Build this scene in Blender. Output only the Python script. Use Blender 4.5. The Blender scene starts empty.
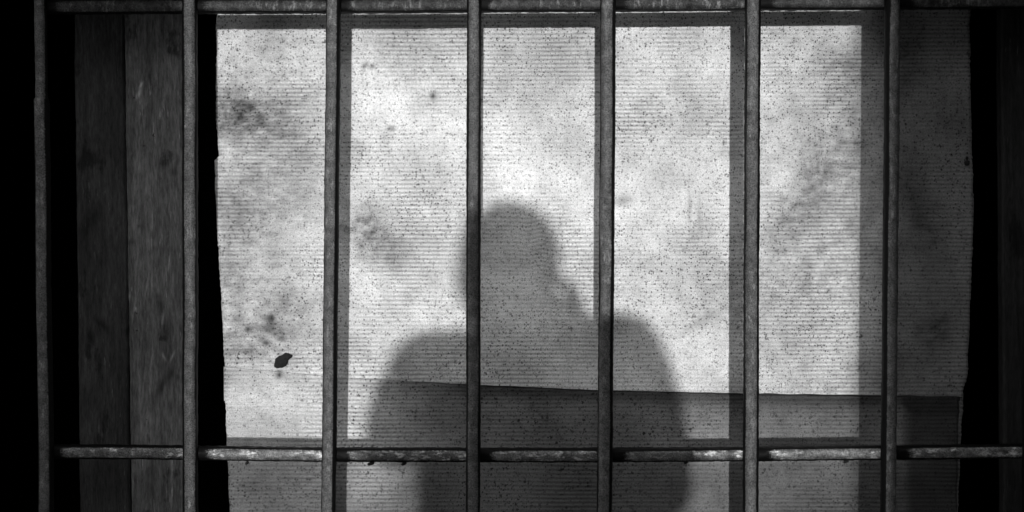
import bpy, bmesh, math, random
from mathutils import Vector, Matrix, noise
random.seed(7)
S = bpy.context.scene
COL = S.collection

# ------------------------------------------------------------------ camera
W, H = 1024, 512
F = 1176.0                                   # focal length in pixels
CAM = Vector((0, 0, 1.63))
PITCH = math.radians(1.6)
cam_d = bpy.data.cameras.new('camera')
cam_d.sensor_width = 36; cam_d.lens = 36 * F / W
cam_d.clip_start = 0.02; cam_d.clip_end = 100
cam = bpy.data.objects.new('camera', cam_d); COL.objects.link(cam)
cam.location = CAM
cam.rotation_euler = (math.pi / 2 - PITCH, 0, 0)
S.camera = cam

def ray(px, py):
    dx, dy = (px - W / 2) / F, (H / 2 - py) / F
    c, s = math.cos(PITCH), math.sin(PITCH)
    return Vector((dx, c + dy * s, -s + dy * c))

def at(px, py, y):
    """point of the upright plane at distance y that a pixel looks at"""
    r = ray(px, py)
    return CAM + r * (y / r.y)

def pix(x, z, y):
    c, s = math.cos(PITCH), math.sin(PITCH)
    v = Vector((x, y, z)) - CAM
    d = v.y * c - v.z * s
    u = v.y * s + v.z * c
    return W / 2 + F * v.x / d, H / 2 - F * u / d

# ------------------------------------------------------------------ light
YS = 2.234            # plastic sheet
YB = YS * 0.936       # upright bars
YH = YB + 0.017       # cross bars

w = bpy.data.worlds.new('sky'); S.world = w; w.use_nodes = True
bg = w.node_tree.nodes['Background']
bg.inputs[0].default_value = (1, 1, 1, 1)
bg.inputs[1].default_value = 0.86

sd = bpy.data.lights.new('sun', 'SUN'); sd.energy = 2.65; sd.angle = math.radians(0.85)
sun = bpy.data.objects.new('sun', sd); COL.objects.link(sun)
SUN = ray(514, 287).normalized()             # low sun from behind the photographer
sun.rotation_euler = (-SUN).to_track_quat('Z', 'Y').to_euler()
sun.location = CAM - SUN * 8 + Vector((0, 0, 2))

S.view_settings.view_transform = 'Standard'
S.view_settings.look = 'None'
S.view_settings.gamma = 1
S.view_settings.use_curve_mapping = False
S.view_settings.exposure = 0.0

# ------------------------------------------------------------------ helpers
def tag(o, label=None, cat=None, group=None, kind=None):
    if label: o['label'] = label
    if cat: o['category'] = cat
    if group: o['group'] = group
    if kind: o['kind'] = kind
    return o

def empty(name, loc, label, cat, group=None):
    o = bpy.data.objects.new(name, None); COL.objects.link(o); o.location = loc
    o.empty_display_size = 0.1
    return tag(o, label, cat, group)

def link(name, bm, mat, parent=None, smooth=True):
    bmesh.ops.recalc_face_normals(bm, faces=bm.faces)
    me = bpy.data.meshes.new(name); bm.to_mesh(me); bm.free()
    me.materials.append(mat)
    if smooth:
        for p in me.polygons: p.use_smooth = True
    o = bpy.data.objects.new(name, me); COL.objects.link(o)
    if parent:
        o.parent = parent
        o.matrix_parent_inverse = Matrix.Translation(-parent.location)
    return o

def step(a, b, x):
    t = max(0, min(1, (x - a) / (b - a))); return t * t * (3 - 2 * t)

def blob(px, py, cx, cy, rx, ry, rot=0):
    c, s = math.cos(rot), math.sin(rot)
    u, v = px - cx, py - cy
    a, b = (u * c + v * s) / rx, (-u * s + v * c) / ry
    return math.exp(-(a * a + b * b))

def box(bm, x0, x1, y0, y1, z0, z1):
    r = bmesh.ops.create_cube(bm, size=1)
    for v in r['verts']:
        v.co = Vector(((x0 + x1) / 2 + v.co.x * (x1 - x0), (y0 + y1) / 2 + v.co.y * (y1 - y0),
                       (z0 + z1) / 2 + v.co.z * (z1 - z0)))
    return r['verts']

class NT:
    def __init__(s, name):
        s.m = bpy.data.materials.new(name); s.m.use_nodes = True
        s.t = s.m.node_tree; s.b = s.t.nodes['Principled BSDF']
        s.tc = s.t.nodes.new('ShaderNodeTexCoord')
    def n(s, typ, **kw):
        x = s.t.nodes.new(typ)
        for k, v in kw.items(): setattr(x, k, v)
        return x
    def l(s, a, b): s.t.links.new(a, b)
    def val(s, sock, v):
        if hasattr(v, 'links'): s.l(v, sock)
        else: sock.default_value = v
    def math(s, op, a, b=0.0, clamp=False):
        x = s.n('ShaderNodeMath', operation=op, use_clamp=clamp)
        s.val(x.inputs[0], a); s.val(x.inputs[1], b); return x.outputs[0]
    def coords(s, sc=(1, 1, 1), loc=(0, 0, 0)):
        mp = s.n('ShaderNodeMapping'); mp.inputs['Scale'].default_value = sc; mp.inputs['Location'].default_value = loc
        s.l(s.tc.outputs['Object'], mp.inputs['Vector']); return mp.outputs[0]
    def noise(s, scale, detail=3, rough=.55, sc=(1, 1, 1), loc=(0, 0, 0)):
        x = s.n('ShaderNodeTexNoise'); x.inputs['Scale'].default_value = scale
        x.inputs['Detail'].default_value = detail; x.inputs['Roughness'].default_value = rough
        s.l(s.coords(sc, loc), x.inputs['Vector']); return x.outputs['Fac']
    def ramp(s, f, lo, hi, a=0.0, b=1.0):
        x = s.n('ShaderNodeMapRange'); x.clamp = True
        s.val(x.inputs[0], f); x.inputs[1].default_value = lo; x.inputs[2].default_value = hi
        x.inputs[3].default_value = a; x.inputs[4].default_value = b; return x.outputs[0]
    def grey(s, v):
        x = s.n('ShaderNodeCombineColor')
        for k in range(3): s.l(v, x.inputs[k])
        s.l(x.outputs[0], s.b.inputs['Base Color'])
    def bump(s, h, strength, dist):
        x = s.n('ShaderNodeBump'); x.inputs['Strength'].default_value = strength; x.inputs['Distance'].default_value = dist
        s.l(h, x.inputs['Height']); s.l(x.outputs[0], s.b.inputs['Normal'])

def plain(name, lo, hi, scale, rough=.85, bump=.3, dist=.004, metallic=0.0, sc=(1, 1, 1)):
    k = NT(name)
    f = k.noise(scale, 6, .6, sc)
    k.grey(k.ramp(f, .3, .7, lo, hi))
    k.b.inputs['Roughness'].default_value = rough
    k.b.inputs['Metallic'].default_value = metallic
    k.bump(f, bump, dist)
    return k.m

def specks(k, scale, keep, r0, r1, loc=(0, 0, 0), sc=(1, 1, 1)):
    """1 inside little spots, 0 outside"""
    v = k.n('ShaderNodeTexVoronoi'); v.inputs['Scale'].default_value = scale
    wob = k.n('ShaderNodeTexNoise'); wob.inputs['Scale'].default_value = scale * 3; wob.inputs['Detail'].default_value = 2
    c = k.coords(sc, loc); k.l(c, wob.inputs['Vector'])
    mx = k.n('ShaderNodeMix', data_type='VECTOR'); mx.inputs[0].default_value = .9 / scale
    k.l(c, mx.inputs[4]); k.l(wob.outputs['Color'], mx.inputs[5])
    k.l(mx.outputs[1], v.inputs['Vector'])
    sp = k.n('ShaderNodeSeparateColor'); k.l(v.outputs['Color'], sp.inputs[0])
    on = k.math('GREATER_THAN', sp.outputs[0], 1 - keep)
    rad = k.math('MULTIPLY_ADD', sp.outputs[1], r1 - r0); rad.node.inputs[2].default_value = r0
    d = k.math('SUBTRACT', rad, v.outputs['Distance'])
    inside = k.ramp(d, -.04, .05)
    depth = k.math('MULTIPLY_ADD', sp.outputs[2], .6); depth.node.inputs[2].default_value = .4
    return k.math('MULTIPLY', k.math('MULTIPLY', inside, on), depth)

# ------------------------------------------------------------------ materials
def sheet_material(name, base):
    k = NT(name)
    at_ = k.n('ShaderNodeAttribute', attribute_name='grime')  # dirt together with the shade painted on the right side
    gv = k.n('ShaderNodeAttribute', attribute_name='groove')
    a = k.ramp(k.noise(5, 6, .62), .34, .60, .66, 1.0)                        # broad mottling
    b = k.ramp(k.noise(26, 5, .7, loc=(3, 1, 2)), .32, .58, .80, 1.0)         # blotches
    fine = k.ramp(k.noise(420, 3, .8), .34, .60, .60, 1.06)                   # grain
    lm = k.ramp(k.noise(6, 4, .6, loc=(9, 2, 5)), .38, .60, .03, .50)          # how far dirt fills the grooves
    line = k.math('SUBTRACT', 1.0, k.math('MULTIPLY', gv.outputs['Fac'], lm))
    dens = k.ramp(k.noise(6, 3, .6, loc=(1, 7, 4)), .35, .6, .55, 1.0)
    s1 = specks(k, 120, .75, .10, .32)
    s2 = specks(k, 250, .55, .14, .46, (4, 0, 2))
    s3 = specks(k, 36, .42, .04, .14, (2, 0, 8))
    s4 = specks(k, 60, .14, .03, .11, (7, 0, 1), (1, 1, .35))
    s = k.math('MAXIMUM', k.math('MAXIMUM', s1, s2), k.math('MAXIMUM', s3, s4))
    s = k.math('SUBTRACT', 1.0, k.math('MULTIPLY', k.math('MULTIPLY', s, dens), .95))
    g = k.math('SUBTRACT', 1.0, at_.outputs['Fac'])
    o = k.math('MULTIPLY', a, b)
    for q in (fine, line, s, g): o = k.math('MULTIPLY', o, q)
    k.grey(k.math('MULTIPLY', o, base))
    k.b.inputs['Roughness'].default_value = .7
    k.b.inputs['Specular IOR Level'].default_value = .15
    return k.m

M = {}
M['sheet'] = sheet_material('weathered ribbed plastic', 1.12)
M['strip'] = sheet_material('grimy ribbed plastic', 1.12)

def iron(name, lo, hi, wear, rough, metallic, seed):
    k = NT(name)
    f = k.noise(60, 6, .7, loc=(seed, 0, 0))
    fl = k.noise(420, 4, .75, (1, 1, 1) if wear > .15 else (1, 1, .3), (0, seed, 0))
    lit_clean = k.n('ShaderNodeAttribute', attribute_name='lit_clean').outputs['Fac']     # pale front; the edges carry painted limb darkening plus grime
    c = k.ramp(f, .3, .7, lo, hi)
    c = k.math('MULTIPLY', c, k.ramp(fl, .36, .64, .35, 1.5))
    wn = k.noise(130, 5, .75, (.45, 1, 1) if wear > .3 else (1, 1, .4), (seed, 5, 1))
    wide = k.ramp(k.noise(9, 2, .5, loc=(seed, 2, 7)), .38, .62)
    wr = k.math('MULTIPLY', k.ramp(wn, .53, .68), wide)
    c = k.math('ADD', c, k.math('MULTIPLY', wr, wear))
    edge = k.ramp(k.math('ADD', lit_clean, k.math('MULTIPLY', k.math('SUBTRACT', fl, .5), .9)), .25, .55)
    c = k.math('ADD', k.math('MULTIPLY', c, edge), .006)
    k.grey(c)
    k.b.inputs['Roughness'].default_value = rough
    k.b.inputs['Metallic'].default_value = metallic
    k.b.inputs['Specular IOR Level'].default_value = .12
    k.bump(k.math('ADD', f, k.math('MULTIPLY', fl, .5)), .6, .0015)
    return k.m
M['iron'] = iron('rusted dark iron', .042, .135, .16, .6, .35, 1)
M['iron_dull'] = iron('pitted dull iron', .014, .07, .22, .55, .4, 6)
M['iron_worn'] = iron('pitted worn iron', .04, .21, .85, .5, .5, 4)

def wood(name, lo, hi, seed):
    k = NT(name)
    gr = k.n('ShaderNodeAttribute', attribute_name='grime').outputs['Fac']
    g = k.noise(70, 7, .7, (1, 1, .05), (seed, 0, 0))
    g2 = k.noise(9, 5, .65, (1, 1, .35), (seed, 3, 0))
    g3 = k.noise(260, 4, .75, (1, 1, .16), (seed, 3, 3))
    st = k.noise(20, 5, .65, (1, 1, .45), (seed, 8, 2))
    c = k.ramp(g, .28, .72, lo, hi)
    c = k.math('MULTIPLY', c, k.ramp(g2, .32, .66, .55, 1.2))
    c = k.math('MULTIPLY', c, k.ramp(g3, .34, .66, .55, 1.45))
    c = k.math('MULTIPLY', c, k.ramp(st, .60, .67, 1.0, .4))                   # old stains
    sc = k.noise(190, 4, .65, (1, 1, .11), (seed, 1, 9))
    area = k.ramp(k.noise(7, 3, .5, loc=(seed, 5, 5)), .46, .6)
    c = k.math('ADD', c, k.math('MULTIPLY', k.math('MULTIPLY', k.ramp(sc, .61, .70), area), hi * 1.5))   # scratches
    sp = specks(k, 60, .18, .04, .14, (seed, 0, 0))
    c = k.math('MULTIPLY', c, k.math('SUBTRACT', 1.0, k.math('MULTIPLY', sp, .9)))
    c = k.math('MULTIPLY', c, k.math('SUBTRACT', 1.0, gr))
    k.grey(c)
    k.b.inputs['Roughness'].default_value = .75
    k.b.inputs['Specular IOR Level'].default_value = .2
    k.bump(g, .5, .002)
    return k.m
M['wood_dark'] = wood('dark stained board', .03, .07, 2)
M['wood'] = wood('grey weathered board', .10, .23, 5)
M['wood_black'] = wood('blackened board', .012, .03, 9)
M['plaster'] = plain('dark sooty plaster', .035, .07, 7, .95, .4, .006)
M['soot'] = plain('soot black plaster', .004, .008, 5, .95)
M['yard'] = plain('dim yard plaster', .05, .09, 3, .95)
M['earth'] = plain('trodden earth', .06, .12, 9, .95, .5, .01)
M['dirt'] = plain('black grime', .004, .012, 120, .9, .5, .002)
M['cloth'] = plain('jacket cloth', .05, .08, 90, .95)
M['denim'] = plain('trouser cloth', .04, .07, 120, .95)
M['skin'] = plain('skin', .32, .38, 40, .6, .1, .001)
M['hair'] = plain('dark hair', .01, .03, 200, .5, .6, .003, 0, (1, 1, .2))
M['leather'] = plain('black leather', .012, .025, 200, .5)
M['body_black'] = plain('black moulded casing', .015, .025, 300, .45)
gl = NT('lens glass'); gl.b.inputs['Base Color'].default_value = (.02, .02, .02, 1); gl.b.inputs['Roughness'].default_value = .08
M['lens'] = gl.m

# ------------------------------------------------------------------ setting
YF = YB - 0.10            # outer face of the wall
YI = YS + 0.06            # inner face of the wall
pl, pr = at(-70, 256, YB).x, at(1090, 256, YB).x
zt, zb = at(512, -32, YB).z, at(512, 600, YB).z
X0, X1, ZT = -3.2, 3.0, 3.2
bm = bmesh.new()
box(bm, X0, pl, YF, YI, 0, ZT); box(bm, pr, X1, YF, YI, 0, ZT)
box(bm, pl, pr, YF, YI, zt, ZT); box(bm, pl, pr, YF, YI, 0, zb)
tag(link('wall_front', bm, M['plaster'], None, False), kind='structure')

def slab(name, mat, *a):
    bm = bmesh.new(); box(bm, *a)
    return tag(link(name, bm, mat, None, False), kind='structure')
slab('ground', M['earth'], X0, X1, -7, YI, -.1, 0)
# the dark room behind the boards
YK = YI + 2.2
slab('wall_back', M['soot'], -1.8, 1.8, YK, YK + .1, 0, 2.6)
slab('wall_left', M['soot'], -1.9, -1.8, YI, YK + .1, 0, 2.6)
slab('wall_right', M['soot'], 1.8, 1.9, YI, YK + .1, 0, 2.6)
slab('floor', M['soot'], -1.9, 1.9, YI, YK + .1, -.1, 0)
slab('ceiling', M['soot'], -1.9, 1.9, YI, YK + .1, 2.6, 2.7)
# the yard wall with its gateway behind the photographer
YG = YS - 4.0
def sunshift(px):                                   # where the sun ray that lands on a sheet pixel crosses the yard wall
    p = at(px, 256, YS); return p.x + SUN.x / SUN.y * (YG - p.y)
gx0, gx1 = sunshift(206), sunshift(856)
bm = bmesh.new()
box(bm, X0, gx0, YG - .25, YG, 0, ZT); box(bm, gx1, X1, YG - .25, YG, 0, ZT); box(bm, gx0, gx1, YG - .25, YG, 2.75, ZT)
tag(link('wall_yard', bm, M['yard'], None, False), kind='structure')
slab('wall_sky_block', M['yard'], 1.55, 1.75, YG, YF, 0, ZT)  # unseen wall added to cut off sky light from the right

# ------------------------------------------------------------------ grille
grille = empty('window_grille', (0, YB, zb), 'dark rusted iron window grille of round upright bars and two cross bars', 'window bars')

def rod(p0, p1, r, seed, rough=.0007, seg=28, pitch=.004, bow=0.0, steps=None, joint_dark=(), off=0.0):
    """a slightly uneven round bar from p0 to p1; steps = [(t, radius factor)]"""
    bm = bmesh.new(); lb = bm.verts.layers.float.new('lit_clean')
    ax = (p1 - p0); L = ax.length; ax = ax.normalized()
    u = Vector((0, 1, 0)); v = ax.cross(u).normalized(); u = v.cross(ax).normalized()
    n = int(L / pitch); rings = []
    for i in range(n + 1):
        t = i / n
        c = p0 + (p1 - p0) * t + v * (bow * math.sin(math.pi * t))
        c += v * .0012 * noise.noise((t * 5, seed, 0)) + u * .0012 * noise.noise((t * 5, seed, 9))
        f = 1.0
        if steps:
            for tt, ff in steps:
                if t >= tt: f = ff
        ring = []
        for j in range(seg):
            a = 2 * math.pi * j / seg
            q = (math.cos(a) * 3, math.sin(a) * 3, t * L * 60 + seed * 17)
            q2 = (math.cos(a) * 1.3, math.sin(a) * 1.3, t * L * 220 + seed * 5)
            rr = r * f + rough * noise.noise(q) + rough * .9 * noise.noise(q2)
            ca, sa = math.cos(a), math.sin(a)
            rr *= (abs(ca) ** 2.7 + abs(sa) ** 2.7) ** (-1 / 2.7) * .965         # hammered, slightly flattened faces
            vv = bm.verts.new(c + (u * ca + v * sa) * rr)
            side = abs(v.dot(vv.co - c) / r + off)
            g = 1 - step(.48, .80, side + .10 * noise.noise((t * 9, seed, sa)))  # flanks go black: limb darkening and grime in the colour
            for sx, sw in joint_dark:                        # black patch beside each joint, shifted to its right
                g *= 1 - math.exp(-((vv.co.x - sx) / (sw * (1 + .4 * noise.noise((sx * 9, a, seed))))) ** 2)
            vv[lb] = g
            ring.append(vv)
        rings.append(ring)
    for i in range(n):
        for j in range(seg):
            bm.faces.new((rings[i][j], rings[i][(j + 1) % seg], rings[i + 1][(j + 1) % seg], rings[i + 1][j]))
    bm.faces.new(rings[0]); bm.faces.new(rings[-1][::-1])
    return bm

RB = 0.0133
OFFS = -1
ups = [(40.5, 46.5), (190, 190.5), (334, 328.5), (474, 473), (608.5, 604.5), (752.5, 750.5), (892.5, 888), (1034, 1030)]
for k, (xa, xb) in enumerate(ups):
    a, b = at(xa, 0, YB), at(xb, 512, YB)
    d = (a - b) / (a.z - b.z)
    top = b + d * (zt - b.z); bot = b + d * (zb - b.z)
    st = None; r = RB
    if k == 0:
        zj = at(40, 100, YB).z
        st = [(0, 1.0), ((zj - zb) / (zt - zb), .78)]; r = RB * .98
    if k in (4, 5): r = RB * 1.06
    link('upright_bar', rod(bot, top, r, k + 1, steps=st, off=(0, -.14, .14, 0, .2, .14, -.16, 0)[k] * OFFS), M['iron'], grille)
cross = [((-40, 7.5), (300, 5.5), (620, 3.5), (1060, 0.5), 12),
         ((-40, 451.5), (300, 453.5), (620, 454), (1060, 450), 13)]
for k, (p, q, r_, s, sd_) in enumerate(cross):
    a = at(p[0], p[1], YH); b = at(s[0], s[1], YH)
    d = (b - a) / (b.x - a.x)
    l, r = a + d * (at(43, 256, YH).x - a.x), a + d * (pr - a.x)
    mid = at(480, 455 if k else 5, YH).z - (a + d * (at(480, 5, YH).x - a.x)).z
    joint_spots = [(at((xa + xb) / 2 + 9, 256, YH).x, .026) for xa, xb in ups]
    bm = rod(l, r, RB * (1.06 if k == 0 else 1.0), sd_, rough=.0011, joint_dark=joint_spots, off=0 if k else .12)
    for v_ in bm.verts:                                  # sags a little in the middle
        t = (v_.co.x - l.x) / (r.x - l.x); v_.co.z += mid * math.sin(math.pi * max(0, min(1, t)))
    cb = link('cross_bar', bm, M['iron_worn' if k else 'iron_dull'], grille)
    if k: cb['label'] = 'lower cross bar, pitted and worn bright in patches'
    if k:                                                # flakes of rust hanging under the lower bar
        for fx, fy, fw in ((371, 463.5, 8), (404, 463.5, 6), (686, 462, 5), (846, 461.5, 6), (247, 463, 4)):
            fb = bmesh.new()
            bmesh.ops.create_icosphere(fb, subdivisions=2, radius=1)
            c = at(fx, fy, YH)
            for v_ in fb.verts:
                n_ = 1 + .35 * noise.noise(v_.co * 2 + Vector((fx, 0, 0)))
                v_.co = c + Vector((v_.co.x * fw * .00088, v_.co.y * .004, v_.co.z * .0032 + v_.co.x * .0016)) * n_
            link('rust_flake', fb, M['dirt'], cb)

# ------------------------------------------------------------------ sheet and strip
def interp(tab, y):
    if y <= tab[0][0]: return tab[0][1]
    for (a, b), (c, d) in zip(tab, tab[1:]):
        if y <= c: return b + (d - b) * (y - a) / (c - a)
    return tab[-1][1]

STAINS = [  # px, py, rx, ry, rot, strength: grey soiling on the sheet
    (230, 112, 22, 20, 0, .30), (224, 290, 9, 70, 0, .25), (852, 140, 16, 70, 0, .22),
    (250, 118, 45, 24, 0, .52), (240, 205, 40, 30, .3, .22), (300, 160, 40, 30, 0, .16),
    (366, 232, 26, 34, -.3, .50), (395, 250, 34, 22, .5, .22), (270, 330, 42, 20, 0, .30), (245, 352, 30, 9, 0, .35),
    (345, 120, 20, 60, 0, .12), (420, 60, 60, 22, 0, .10), (700, 250, 30, 40, .2, .20), (722, 300, 20, 34, .4, .22),
    (700, 322, 26, 5, -.5, .25), (800, 210, 18, 80, .6, .30), (830, 160, 30, 60, .2, .26), (810, 285, 50, 14, -.4, .16),
    (700, 110, 50, 30, 0, .12), (625, 200, 7, 6, 0, .30), (620, 200, 9, 6, 0, .18), (846, 60, 30, 20, 0, .22),
    (560, 95, 40, 30, 0, .06), (275, 60, 60, 25, 0, .10), (640, 230, 20, 50, 0, .10), (820, 250, 60, 9, -.7, .2),
    (271, 318, 4, 5, 0, .85), (268, 329, 12, 6, 0, .45), (279, 375, 3, 4, .4, .9), (266, 343, 3, 2, 0, .7), (282, 339, 5, 3, 0, .5),
    (248, 330, 3, 3, 0, .7), (690, 205, 1.5, 22, 0, .3), (700, 215, 1.2, 16, 0, .35), (260, 180, 2, 20, 0, .25),
    (365, 66, 2, 4, .5, .8), (372, 67, 2, 3, .5, .8), (433, 96, 3, 4, 0, .7), (391, 128, 4, 3, 0, .5),
    (800, 250, 70, 330, 0, .20), (262, 250, 58, 330, 0, .26), (300, 300, 40, 14, 0, .25), (310, 190, 26, 30, 0, .14), (235, 300, 14, 60, 0, .2), (395, 330, 40, 60, 0, .08), (470, 30, 300, 26, 0, .10),
    (920, 215, 16, 80, -.35, .35), (905, 60, 20, 50, 0, .3), (935, 330, 18, 26, .5, .45), (950, 120, 24, 30, 0, .3),
]
LEFT = [(-120, 217), (120, 216), (156, 219), (160, 214.5), (230, 217), (300, 221.5), (400, 226), (512, 231), (640, 236)]
RIGHT = [(-120, 969), (60, 970), (150, 972), (200, 974), (262, 972), (345, 969), (378, 967), (390, 964), (420, 962), (512, 958), (640, 955)]

def ribbed(name, mat, y, edge_l, edge_r, top, bottom, depth, parent=None, soil_shade=None, nx=240, thick=.005):
    """a corrugated sheet with fine level ribs; top = f(px)->py or None"""
    pitch = 4.15                                         # ribs in pixels of the photograph
    zlo, zhi = bottom, top
    per = 6
    mm = pitch * YS / F
    rows = int((zhi - zlo) / mm * per)
    bm = bmesh.new()
    lg = bm.verts.layers.float.new('grime'); lr = bm.verts.layers.float.new('groove')  # grime layer holds both dirt and painted shade
    grid = []
    for i in range(rows + 1):
        t = i / rows; row = []
        for j in range(nx + 1):
            s = j / nx
            zz = zlo + (zhi - zlo) * t
            py0 = pix(0, zz, y)[1]
            jag = 1.2 * noise.noise((py0 * .05, 1, 0)) + .7 * noise.noise((py0 * .3, 5, 0))
            a = at(interp(edge_l, py0) + jag, py0, y).x
            b = at(interp(edge_r, py0) + jag * 1.2, py0, y).x
            x = a + (b - a) * s
            px, py = pix(x, zz, y)
            ph = (i % per) / per
            hgt = .5 - .5 * math.cos(2 * math.pi * ph)
            z = zz
            # the ribs are crumpled along two old creases
            z += .0034 * math.exp(-((px - 541) / 5) ** 2) * step(330, 250, py) * step(195, 225, py)
            z -= .0022 * math.exp(-((px - 527) / 5) ** 2) * step(330, 250, py) * step(195, 225, py)
            z += .0016 * noise.noise((px * .012, py * .02, 3))
            warp = .0025 * noise.noise((px * .006, py * .006, 7))
            v = bm.verts.new((x, y - hgt * depth + warp, z))
            v[lr] = 1 - hgt
            g = 1.0
            qx = px + 9 * noise.noise((px * .035, py * .05, 11)) + 3 * noise.noise((px * .15, py * .2, 4))
            qy = py + 7 * noise.noise((px * .035, py * .05, 21)) + 3 * noise.noise((px * .15, py * .2, 14))
            tex = 1 + .55 * noise.noise((px * .09, py * .13, 2)) + .4 * noise.noise((px * .3, py * .45, 6))
            for cx, cy, rx, ry, ro, k in STAINS:
                if rx > 8 and ry > 8:
                    if abs(px - cx) < 3.4 * max(rx, ry) and abs(py - cy) < 3.4 * max(rx, ry):
                        g *= 1 - max(0, min(.92, k * 1.3 * tex)) * blob(qx, qy, cx, cy, rx, ry, ro)
                elif abs(px - cx) < 3 * max(rx, ry) and abs(py - cy) < 3 * max(rx, ry):
                    g *= 1 - min(.92, k * 1.25) * blob(px, py, cx, cy, rx, ry, ro)
            if soil_shade: g *= soil_shade(px, py)
            v[lg] = 1 - g
            row.append(v)
        grid.append(row)
    for i in range(rows):
        for j in range(nx):
            bm.faces.new((grid[i][j], grid[i][j + 1], grid[i + 1][j + 1], grid[i + 1][j]))
    # back and edges
    def behind(v, co):
        b = bm.verts.new(co); b[lg] = v[lg]; b[lr] = v[lr]; return b
    bl = [behind(v, v.co + Vector((0, thick, 0))) for v in grid[0]]
    bt = [behind(v, v.co + Vector((0, thick, 0))) for v in grid[-1]]
    el = [behind(r[0], Vector((r[0].co.x, y + thick, r[0].co.z))) for r in grid]
    er = [behind(r[-1], Vector((r[-1].co.x, y + thick, r[-1].co.z))) for r in grid]
    for i in range(rows):
        bm.faces.new((grid[i][0], el[i], el[i + 1], grid[i + 1][0]))
        bm.faces.new((grid[i][-1], er[i], er[i + 1], grid[i + 1][-1]))
        bm.faces.new((el[i], er[i], er[i + 1], el[i + 1]))
    for j in range(nx):
        bm.faces.new((grid[0][j], bl[j], bl[j + 1], grid[0][j + 1]))
        bm.faces.new((grid[-1][j], bt[j], bt[j + 1], grid[-1][j + 1]))
    o = link(name, bm, mat, parent)
    return o

def soil_shade_sheet(px, py):
    return 1 - .76 * step(862, 900, px + 10 * noise.noise((py * .02, 0, 0)))     # gateway shade on the right painted deeper, plus some grime
sheet = ribbed('plastic_sheet', M['sheet'], YS, LEFT, RIGHT, zt, zb, .0006, soil_shade=soil_shade_sheet)
tag(sheet, 'large pale speckled ribbed plastic sheet behind the bars', 'plastic sheet')

EDGE = [(215, 366), (340, 377.5), (410, 381), (480, 385), (600, 390), (720, 393), (860, 395), (980, 397)]
def soil_shade_strip(px, py):
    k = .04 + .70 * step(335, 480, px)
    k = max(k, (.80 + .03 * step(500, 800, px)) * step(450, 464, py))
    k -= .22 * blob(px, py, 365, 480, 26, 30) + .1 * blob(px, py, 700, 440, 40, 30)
    k = max(k, .94 * step(866, 915, px + 10 * noise.noise((py * .03, 4, 0))))  # right end: gateway shade painted in over the dirt
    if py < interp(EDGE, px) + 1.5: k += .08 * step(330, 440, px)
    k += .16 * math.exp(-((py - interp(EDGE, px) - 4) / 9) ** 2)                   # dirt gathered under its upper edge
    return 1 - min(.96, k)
strip_top = at(512, 364, YS - .004).z
yy = YS - .0045
strip = ribbed('lower_plastic_strip', M['strip'], yy, [(p, q - 1.2) for p, q in LEFT], [(0, 966), (640, 955)], strip_top, zb, .0006, soil_shade=soil_shade_strip, thick=.002)
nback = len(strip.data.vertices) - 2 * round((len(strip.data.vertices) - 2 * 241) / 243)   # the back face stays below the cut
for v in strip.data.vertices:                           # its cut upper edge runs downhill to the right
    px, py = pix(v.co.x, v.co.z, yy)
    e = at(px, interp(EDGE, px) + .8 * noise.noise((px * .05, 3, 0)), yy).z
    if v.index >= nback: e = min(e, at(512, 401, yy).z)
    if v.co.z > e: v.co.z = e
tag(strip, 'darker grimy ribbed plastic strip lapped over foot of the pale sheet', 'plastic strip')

# ------------------------------------------------------------------ boards
MARKS = [  # dark knots and stains in the wood; the last two darken the board feet
    (161, 306, 3, 11, -.2, .55), (167, 330, 6, 14, .0, .35), (160, 388, 4, 17, .45, .6), (171, 374, 3, 9, .35, .6), (164, 162, 4, 7, -.8, .5),
    (173, 172, 4, 5, 0, .45), (141, 85, 1.2, 3, .5, -2), (138, 95, 1.6, 5, .4, -1.8), (163, 318, .9, 10, .1, -1.4), (152, 360, .9, 8, .1, -1.1), (152, 285, .9, 12, 0, -1), (134, 310, .9, 8, .1, -1),
    (172, 357, 1, 5, .4, -2), (164, 357, 1, 5, -.5, -1.6), (129, 298, 1.2, 5, 0, -1.6), (133, 480, 1.2, 25, .05, -.9), (172, 480, .9, 25, 0, -1.1), (169, 262, .8, 9, .1, -1), (146, 290, .8, 14, .15, -.7), (158, 290, .8, 10, -.1, -.9), (144, 380, .8, 16, .1, -.6), (105, 327, 4, 10, -.6, .6), (90, 336, 4, 9, 0, .6), (98, 322, 6, 3, .6, .4), (96, 216, 7, 14, .4, .5), (84, 230, 6, 18, .3, .45),
    (92, 400, 14, 26, .2, .45), (132, 242, 4, 3, 0, .4), (139, 226, 3, 2, 0, .4), (127, 332, 2, 6, 0, .7), (112, 212, 2, 8, .2, .4), (100, 480, 26, 40, 0, .45), (155, 490, 26, 36, 0, .25)]
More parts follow.
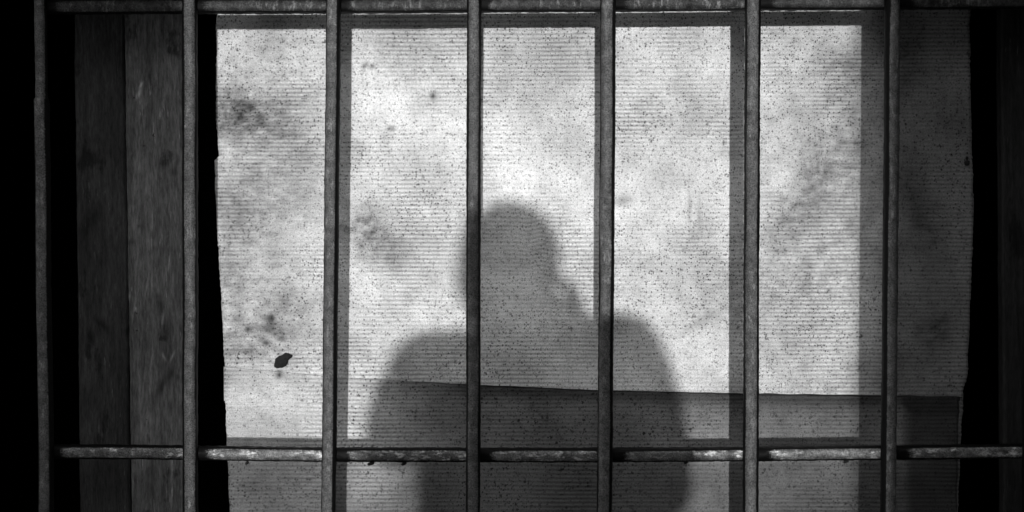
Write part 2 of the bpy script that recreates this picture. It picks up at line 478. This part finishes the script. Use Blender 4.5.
def board(name, edge_l, edge_r, y, thick, mat, label, seed):
    bm = bmesh.new(); n = 420; g = []; lg = bm.verts.layers.float.new('grime'); K = 70
    for i in range(n + 1):
        z = zb + (zt - zb) * i / n
        py = pix(0, z, y)[1]
        a = at(interp(edge_l, py) + .8 * noise.noise((py * .02, seed, 0)) + .5 * noise.noise((py * .15, seed, 0)), py, y).x
        b = at(interp(edge_r, py) + .8 * noise.noise((py * .02, seed, 4)) + .5 * noise.noise((py * .15, seed, 4)), py, y).x
        c = .003
        dz = .002 * noise.noise((z * 3, seed, 2))
        prof = [(a, y + thick), (a, y + c), (a + c, y)] + [(a + c + (b - a - 2 * c) * k / K, y - .0008 * noise.noise((k * .2, z * 6, seed))) for k in range(1, K)] + [(b - c, y), (b, y + c), (b, y + thick)]
        row = [bm.verts.new((p, q + dz, z)) for p, q in prof]
        for v in row:
            px, py = pix(v.co.x, v.co.z, y); k = 1.0
            for t in MARKS: k *= 1 - t[5] * blob(px, py, *t[:5])
            v[lg] = 1 - k
        g.append(row)
    m = len(g[0])
    for i in range(n):
        for j in range(m):
            bm.faces.new((g[i][j], g[i][(j + 1) % m], g[i + 1][(j + 1) % m], g[i + 1][j]))
    bm.faces.new(g[0]); bm.faces.new(g[-1][::-1])
    o = link(name, bm, mat, None, False)
    return tag(o, label, 'board')
board('wooden_board', [(0, 73.5), (512, 80)], [(0, 123), (256, 127), (512, 130)], YS - .002, .022, M['wood_dark'], 'dark stained upright board between the two leftmost bars, further from the sheet', 1)
board('wooden_board', [(0, 124), (256, 127.5), (512, 131.5)], [(0, 183.5), (512, 184)], YS - .008, .024, M['wood'], 'paler grey scratched upright board next to the gap beside the sheet', 2)
board('wooden_board', [(0, 1001), (512, 1004)], [(0, 1068), (512, 1066)], YS - .004, .022, M['wood_black'], 'near black upright board right of the plastic sheet', 3)

# ------------------------------------------------------------------ clump and drip
def lump(name, pts, y, label, cat):
    """an uneven clod from overlapping lobes: (px, py, r px, stretch, rot)"""
    bm = bmesh.new()
    for px, py, r, st, ro in pts:
        q = bmesh.ops.create_icosphere(bm, subdivisions=3, radius=1)
        c = at(px, py, y); R = r * YS / F
        for v in q['verts']:
            n_ = 1 + .28 * noise.noise(v.co * 2.3 + Vector((px, py, 0)))
            p = Vector((v.co.x * R * st, v.co.y * min(R, .006), v.co.z * R)) * n_
            p.rotate(Matrix.Rotation(ro, 3, 'Y')); v.co = c + p
    o = link(name, bm, M['dirt'])
    md = o.modifiers.new('melt', 'REMESH'); md.mode = 'VOXEL'; md.voxel_size = .0011; md.use_smooth_shade = True
    return tag(o, label, cat)
lump('dirt_clump', [(281.5, 361.5, 6, 1.15, -.75), (286, 357, 4, 1.2, -.3), (277.5, 365, 3.4, 1, 0), (290, 356.5, 1.8, 1.5, -.5)], YS - .005,
     'small black clod of dirt stuck low on the pale sheet, left', 'dirt clump')
lump('tar_drip', [(967, 163, 3, .9, 0), (967, 158, 1.9, .8, 0), (967.2, 153, 1.1, .8, 0)], YS - .003,
     'thin black teardrop of tar near right edge of the sheet', 'drip')

# ------------------------------------------------------------------ photographer, whose shadow falls on the sheet
def shade(dx, dz, y):
    """point at depth y whose shadow falls dx right of and dz above the lens's own shadow"""
    return CAM + SUN * (y / SUN.y) + Vector((dx, 0, dz))

def skinned(name, nodes, edges, mat, parent, sub=2):
    me = bpy.data.meshes.new(name)
    me.from_pydata([n[0] for n in nodes], edges, [])
    o = bpy.data.objects.new(name, me); COL.objects.link(o)
    md = o.modifiers.new('skin', 'SKIN'); md.use_smooth_shade = True; md.branch_smoothing = .5
    sv = me.skin_vertices[0].data
    for k, n in enumerate(nodes):
        r = n[1]; sv[k].radius = r if isinstance(r, tuple) else (r, r)
        sv[k].use_root = (k == 0)
    ss = o.modifiers.new('sub', 'SUBSURF'); ss.levels = sub; ss.render_levels = sub
    me.materials.append(mat)
    if parent:
        o.parent = parent; o.matrix_parent_inverse = Matrix.Translation(-parent.location)
    return o

YP = -.38                                                # trunk behind the camera
def P(dx, dz, y): return shade(dx, dz, y)
per = empty('person', (P(0, 0, YP).x, YP, 0), 'standing person in a jacket raising a camera, seen only as a shadow', 'person')
zc = CAM.z
pelvis = Vector((.06, YP - .02, .96)); waist = Vector((.06, YP - .01, 1.12)); chest = P(.035, -.28, YP)
upper = P(.015, -.17, YP + .01); neck = P(-.006, -.085, YP + .02); skull0 = P(-.012, -.01, YP + .07)
sl, sr = P(-.180, -.130, YP), P(.228, -.098, YP)
ell, elr = P(-.240, -.32, YP + .12), P(.285, -.44, YP + .12)
wl, wr = Vector((-.075, -.15, zc - .125)), Vector((.122, -.155, zc - .095))
hl, hr = Vector((-.035, -.10, zc - .068)), Vector((.112, -.112, zc - .018))
hipl, hipr = Vector((-.04, YP - .02, .93)), Vector((.16, YP - .02, .93))
knl, knr = Vector((-.07, YP + .01, .50)), Vector((.19, YP + .0, .50))
anl, anr = Vector((-.08, YP - .03, .085)), Vector((.20, YP - .03, .085))
tol, tor = Vector((-.095, YP + .13, .035)), Vector((.215, YP + .13, .035))
nodes = [(pelvis, (.10, .095)), (waist, (.12, .085)), (chest, (.135, .10)), (upper, (.10, .085)), (neck, .052), (skull0, .06),
         (sl, .052), (ell, .038), (wl, .026), (sr, .052), (elr, .038), (wr, .026),
         (hipl, .082), (knl, .052), (anl, .036), (tol, .03), (hipr, .082), (knr, .052), (anr, .036), (tor, .03)]
edges = [(0, 1), (1, 2), (2, 3), (3, 4), (4, 5), (3, 6), (6, 7), (7, 8), (3, 9), (9, 10), (10, 11),
         (0, 12), (12, 13), (13, 14), (14, 15), (0, 16), (16, 17), (17, 18), (18, 19)]
# hands: palm and five fingers on each, as branches of the same body
def hand(wi, w_, palm, side, curl):
    global nodes, edges
    b = len(nodes); nodes.append((palm, (.038, .030))); edges.append((wi, b))
    up = (palm - w_).normalized(); out = Vector((side, 0, 0)); fw = curl
    L = (.040, .046, .044, .034)
    for k in range(4):
        root = palm + up * (.026 - .004 * abs(k - 1)) + out * (.0)
        root = root + fw * .004 + Vector((0, -.020 + .0135 * k, 0))
        m1 = root + up * L[k] * .55 - out * L[k] * .5
        m2 = m1 - out * L[k] * .55 + up * .004
        i = len(nodes)
        nodes += [(root, .0095), (m1, .0088), (m2, .0075)]
        edges += [(b, i), (i, i + 1), (i + 1, i + 2)]
    t0 = palm - out * .022 + up * .002 + Vector((0, -.022, 0)); t1 = t0 - out * .028 + up * .012; t2 = t1 - out * .012 + up * .018
    i = len(nodes); nodes += [(t0, .0115), (t1, .0105), (t2, .009)]
    edges += [(b, i), (i, i + 1), (i + 1, i + 2)]
hand(8, wl, hl, -1, Vector((0, 1, 0)))
hand(11, wr, hr, 1, Vector((0, 1, 0)))
skinned('body', nodes, edges, M['skin'], per)
# head with a face
bm = bmesh.new()
hc = P(-.009, .042, YP + .085)
q = bmesh.ops.create_uvsphere(bm, u_segments=48, v_segments=32, radius=1)
for v in bm.verts:
    x, y, z = v.co
    k = 1.0 - .28 * step(-.1, -1.0, z)                   # narrows to the chin
    px_, py_, pz_ = x * .079 * k, y * .098 * (1 - .12 * step(0, -1, z)), z * .118
    if y > 0:
        nose = .026 * math.exp(-((x * .079) / .011) ** 2) * step(.22, -.22, z) * step(-.36, -.22, z)
        brow = .006 * math.exp(-((z - .16) / .10) ** 2) * math.exp(-(x / .6) ** 2)
        eye = -.011 * math.exp(-((abs(x * .079) - .031) / .013) ** 2 - ((z * .118 - .002) / .012) ** 2)
        lips = .007 * math.exp(-((z * .118 + .062) / .008) ** 2 - ((x * .079) / .022) ** 2)
        chin = .010 * math.exp(-((z * .118 + .100) / .016) ** 2 - ((x * .079) / .022) ** 2)
        py_ += (nose + brow + eye + lips + chin) * step(0, .5, y)
    v.co = hc + Vector((px_, py_, pz_))
for s in (-1, 1):                                        # ears
    q = bmesh.ops.create_uvsphere(bm, u_segments=16, v_segments=12, radius=1)
    for v in q['verts']:
        v.co = hc + Vector((s * .079 + v.co.x * .009 + s * .004 * (v.co.y < 0), -.008 + v.co.y * .019, .0 + v.co.z * .031))
link('head', bm, M['skin'], per)
for s in (-1, 1):
    bm = bmesh.new(); bmesh.ops.create_uvsphere(bm, u_segments=20, v_segments=14, radius=.011)
    for v in bm.verts: v.co += hc + Vector((s * .031, .077, .004))
    link('eye', bm, M['lens'], per)
bm = bmesh.new()                                         # short hair
bmesh.ops.create_uvsphere(bm, u_segments=40, v_segments=28, radius=1)
bmesh.ops.delete(bm, geom=[v for v in bm.verts if v.co.z < (-1.0 if v.co.y < .05 else .42) ], context='VERTS')
for v in bm.verts:
    n_ = 1 + .05 * noise.noise(v.co * 6)
    if v.co.z < 0:                                       # falls straight down to the collar
        ln = math.hypot(v.co.x, v.co.y); k = min(1.0, 1 / max(ln, .25)) if ln > .25 else 1.0
        v.co.x *= k; v.co.y *= k
    v.co = hc + Vector((v.co.x * (.100 + .010 * step(.3, -.8, v.co.z) * (v.co.x < 0)) * n_, v.co.y * .107 * n_ - .003, v.co.z * .124 * n_))
h = link('hair', bm, M['hair'], per)
md = h.modifiers.new('thick', 'SOLIDIFY'); md.thickness = .012; md.offset = -1
# clothing
jn = [(waist - Vector((.01, 0, .24)), (.17, .27)), (waist - Vector((.005, 0, 0)), (.165, .27)), (chest - Vector((.02, 0, 0)), (.155, .25)), (upper, (.13, .17)), (neck - Vector((0, 0, .005)), .085),
      (sl, .078), (ell, .068), (wl + (ell - wl) * .18, .050), (sr, .088), (elr, .075), (wr + (elr - wr) * .10, .060)]
skinned('jacket', jn, [(0, 1), (1, 2), (2, 3), (3, 4), (3, 5), (5, 6), (6, 7), (3, 8), (8, 9), (9, 10)], M['cloth'], per)
tn = [(pelvis + Vector((0, 0, .10)), (.12, .17)), (pelvis + Vector((0, 0, -.02)), (.145, .20)), (hipl + Vector((-.01, 0, -.16)), .115), (knl, .078), (anl - Vector((0, 0, .0)), .062),
      (hipr + Vector((.01, 0, -.16)), .115), (knr, .078), (anr - Vector((0, 0, .0)), .062)]
skinned('trousers', tn, [(0, 1), (1, 2), (2, 3), (3, 4), (1, 5), (5, 6), (6, 7)], M['denim'], per)
for a_, t_ in ((anl, tol), (anr, tor)):
    bm = bmesh.new(); bmesh.ops.create_uvsphere(bm, u_segments=24, v_segments=16, radius=1)
    for v in bm.verts:
        x, y, z = v.co
        zz = max(z, -.55)
        v.co = Vector((a_.x + (t_.x - a_.x) * .5 + x * .048 * (1 - .15 * y), (a_.y + t_.y) / 2 + y * .145, .034 + zz * (.062 - .02 * y)))
    link('shoe', bm, M['leather'], per)

# the camera in the photographer's hands
kit = empty('handheld_camera', CAM + Vector((0, -.05, -.05)), 'black handheld camera raised to the eye of the person', 'camera')
bm = bmesh.new(); box(bm, -.072, .082, -.125, -.075, zc - .078, zc + .030)
bmesh.ops.bevel(bm, geom=bm.edges[:], offset=.008, segments=3, affect='EDGES')
link('camera_body', bm, M['body_black'], kit)
bm = bmesh.new(); box(bm, .058, .086, -.125, -.060, zc - .074, zc + .022)
bmesh.ops.bevel(bm, geom=bm.edges[:], offset=.009, segments=3, affect='EDGES')
link('grip', bm, M['leather'], kit)
bm = bmesh.new(); box(bm, -.024, .024, -.118, -.078, zc + .030, zc + .052)
bmesh.ops.bevel(bm, geom=bm.edges[:], offset=.007, segments=3, affect='EDGES')
link('viewfinder', bm, M['body_black'], kit)
bm = bmesh.new()
prof = [(.033, -.078), (.034, -.060), (.031, -.058), (.031, -.045), (.034, -.043), (.034, -.022), (.030, -.018), (.028, -.022)]
rings = [[bm.verts.new((r * math.cos(2 * math.pi * j / 40), y, zc + r * math.sin(2 * math.pi * j / 40))) for j in range(40)] for r, y in prof]
for a_, b_ in zip(rings, rings[1:]):
    for j in range(40): bm.faces.new((a_[j], a_[(j + 1) % 40], b_[(j + 1) % 40], b_[j]))
bm.faces.new(rings[0])
lb = link('lens_barrel', bm, M['body_black'], kit)
bm = bmesh.new()
bmesh.ops.create_uvsphere(bm, u_segments=32, v_segments=16, radius=1)
for v in bm.verts: v.co = Vector((v.co.x * .028, -.026 + v.co.y * .004, zc + v.co.z * .028))
link('front_glass', bm, M['lens'], lb)
